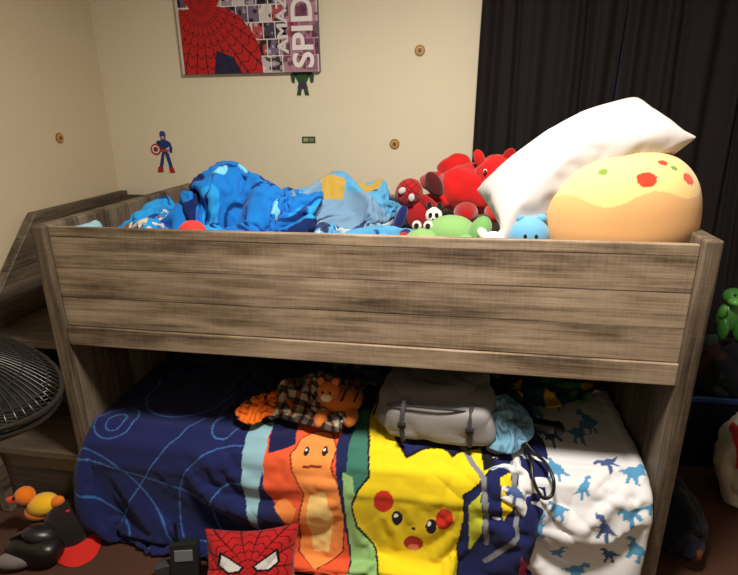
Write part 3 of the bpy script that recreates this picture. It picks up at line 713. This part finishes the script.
eye=(((U-.09)/.03)**2+((V-.36)/.018)**2<1)|(((U-.18)/.025)**2+((V-.36)/.018)**2<1);C[eye]=(230,230,230)
C[(U<.012)]=(204,200,200)
Vt=np.stack([PX+U,0*U+1.052,PZ+V],-1).reshape(-1,3)
po=newmesh('printed_face',Vt,gridfaces(n,m),lin(C.reshape(-1,3)),PT,False);po.parent=pe;po.matrix_parent_inverse=Matrix.Translation(-pe.location)
pb=slab('canvas_frame',(PX,1.053,PZ),(PX+PW,1.083,PZ+PH),solid('canvas_side',(120,110,118),.8));pb.parent=pe;pb.matrix_parent_inverse=Matrix.Translation(-pe.location)
def text(s,x,z,size,col,name,sx=1):
    c_=bpy.data.curves.new(name,'FONT');c_.body=s;c_.size=size;c_.extrude=.0008;c_.offset=.003
    ob=bpy.data.objects.new(name,c_);S.collection.objects.link(ob)
    bpy.context.view_layer.update()
    me=bpy.data.meshes.new_from_object(ob);bpy.data.objects.remove(ob)
    o2=bpy.data.objects.new(name,me);S.collection.objects.link(o2);me.materials.clear();me.materials.append(solid(name+'_m',col,.6))
    o2.matrix_world=Matrix.Translation((x,1.0495,z))@Matrix.Rotation(math.radians(-90),4,'Y')@Matrix.Rotation(math.radians(90),4,'X')@Matrix.Scale(sx,4,(0,1,0))
    mw=o2.matrix_world.copy();o2.parent=pe;o2.matrix_world=mw
text('SPIDER',-.685,1.675,.15,(238,234,238),'title_text',.9)
text('AMAZING',-.80,1.74,.085,(222,216,224),'subtitle_text',.8)
b=B();y0,y1=1.0795,1.083
o=(-1.485,1.20);s=.21
b.prism([(.02,.55),(.12,.62),(.10,.75),(.0,.78),(-.12,.75),(-.14,.62),(-.05,.52),(-.08,.45),(.08,.45)],y0,y1,(34,60,128),o,s)
b.prism([(-.08,.46),(-.02,.44),(-.08,.2),(-.12,.1),(-.2,.1),(-.16,.22)],y0,y1,(34,60,128),o,s);b.prism([(.0,.44),(.09,.46),(.14,.2),(.16,.08),(.07,.08),(.06,.2)],y0,y1,(34,60,128),o,s)
b.prism([(-.1,.14),(-.22,.14),(-.25,0),(-.1,.02)],y0-.0005,y1,(170,34,40),o,s);b.prism([(.06,.12),(.17,.12),(.2,0),(.07,0)],y0-.0005,y1,(170,34,40),o,s)
b.prism([(-.1,.72),(-.16,.76),(-.24,.6),(-.2,.48),(-.14,.5),(-.15,.6)],y0,y1,(34,60,128),o,s);b.prism([(.1,.74),(.16,.72),(.2,.58),(.18,.46),(.12,.48),(.13,.58)],y0,y1,(34,60,128),o,s)
b.prism([(-.06,.78),(.05,.78),(.07,.9),(.03,.97),(-.05,.97),(-.08,.9)],y0-.0005,y1,(44,74,150),o,s);b.prism([(-.04,.79),(.03,.79),(.04,.85),(-.05,.85)],y0-.001,y1,(210,160,130),o,s)
b.prism([(-.12,.55),(.1,.55),(.1,.5),(-.12,.5)],y0-.001,y1,(200,60,60),o,s)
for rr,cl,dy in [(.13,(176,34,40),.0015),(.095,(220,218,214),.002),(.06,(176,34,40),.0025),(.035,(34,60,128),.003)]:
    b.prism([(-.22+rr*math.cos(q),.55+rr*math.sin(q)) for q in np.linspace(0,2*math.pi,20,endpoint=False)],y0-dy,y1,cl,o,s)
b.done('shield_hero_wall_sticker',PT,False)
b=B();o=(-.75,1.56);s=.125;g=(44,78,44)
b.prism([(-.3,.85),(-.12,.95),(.12,.95),(.3,.85),(.24,.6),(.14,.42),(-.14,.42),(-.24,.6)],y0,y1,g,o,s)
b.prism([(-.3,.85),(-.45,.7),(-.4,.45),(-.3,.42),(-.28,.62),(-.2,.7)],y0,y1,g,o,s);b.prism([(.3,.85),(.45,.7),(.42,.45),(.32,.42),(.28,.62),(.2,.7)],y0,y1,g,o,s)
b.prism([(-.14,.45),(.14,.45),(.2,.25),(.0,.22),(-.2,.25)],y0-.0006,y1,(66,50,88),o,s)
b.prism([(-.18,.27),(-.03,.25),(-.08,.0),(-.24,.0)],y0,y1,g,o,s);b.prism([(.03,.25),(.18,.27),(.24,.0),(.08,.0)],y0,y1,g,o,s)
b.prism([(-.09,.92),(.09,.92),(.08,1.08),(-.08,1.08)],y0-.0006,y1,(60,100,56),o,s);b.prism([(-.09,1.04),(.09,1.04),(.06,1.12),(-.06,1.12)],y0-.001,y1,(20,22,20),o,s)
b.done('green_hero_wall_sticker',PT,False)
b=B();b.box((-.765,y0,1.345),(-.70,y1,1.375),(60,76,52));b.box((-.758,y0-.001,1.352),(-.735,y1,1.368),(150,170,110));b.box((-.73,y0-.001,1.352),(-.707,y1,1.368),(110,130,80));b.done('rectangular_wall_sticker',PT,False)
def coin(name,p,side):
    b=B()
    for rr,d,cl in [(.023,.004,(150,110,60)),(.017,.007,(196,156,92)),(.009,.010,(120,80,44))]:
        if side=='b': b.tube([(p[0],1.083,p[1]),(p[0],1.083-d,p[1])],rr,cl,24)
        else: b.tube([(XL,p[0],p[1]),(XL+d,p[0],p[1])],rr,cl,24)
    b.done(name,PS,False)
coin('round_wall_hook',(-.21,1.737),'b');coin('round_wall_hook.001',(-.32,1.34),'b');coin('round_wall_hook.002',(.72,1.39),'l')
# ---------------------------------------------------------------- lights
cl=empty('ceiling_light',(.0,-.5,2.4))
b=B();b.ell((.0,-.5,2.40),(.16,.16,.06),(240,235,220));g_=b.done('glass_dome',None)
gm,nt,p=nmat('lamp_glass');p.inputs['Emission Color'].default_value=(1,.86,.68,1);p.inputs['Emission Strength'].default_value=2;g_.data.materials.append(gm);g_.parent=cl;g_.matrix_parent_inverse=Matrix.Translation(-cl.location)
l=bpy.data.lights.new('ceiling_bulb','AREA');l.shape='DISK';l.size=.32;l.energy=58;l.color=(1,.89,.74)
lo=bpy.data.objects.new('ceiling_bulb',l);lo.location=(.0,-.5,2.32);S.collection.objects.link(lo);lo.parent=cl;lo.matrix_parent_inverse=Matrix.Translation(-cl.location)
w=bpy.data.worlds.new('world');S.world=w;w.use_nodes=True;w.node_tree.nodes['Background'].inputs[0].default_value=(.5,.6,.9,1);w.node_tree.nodes['Background'].inputs[1].default_value=.05
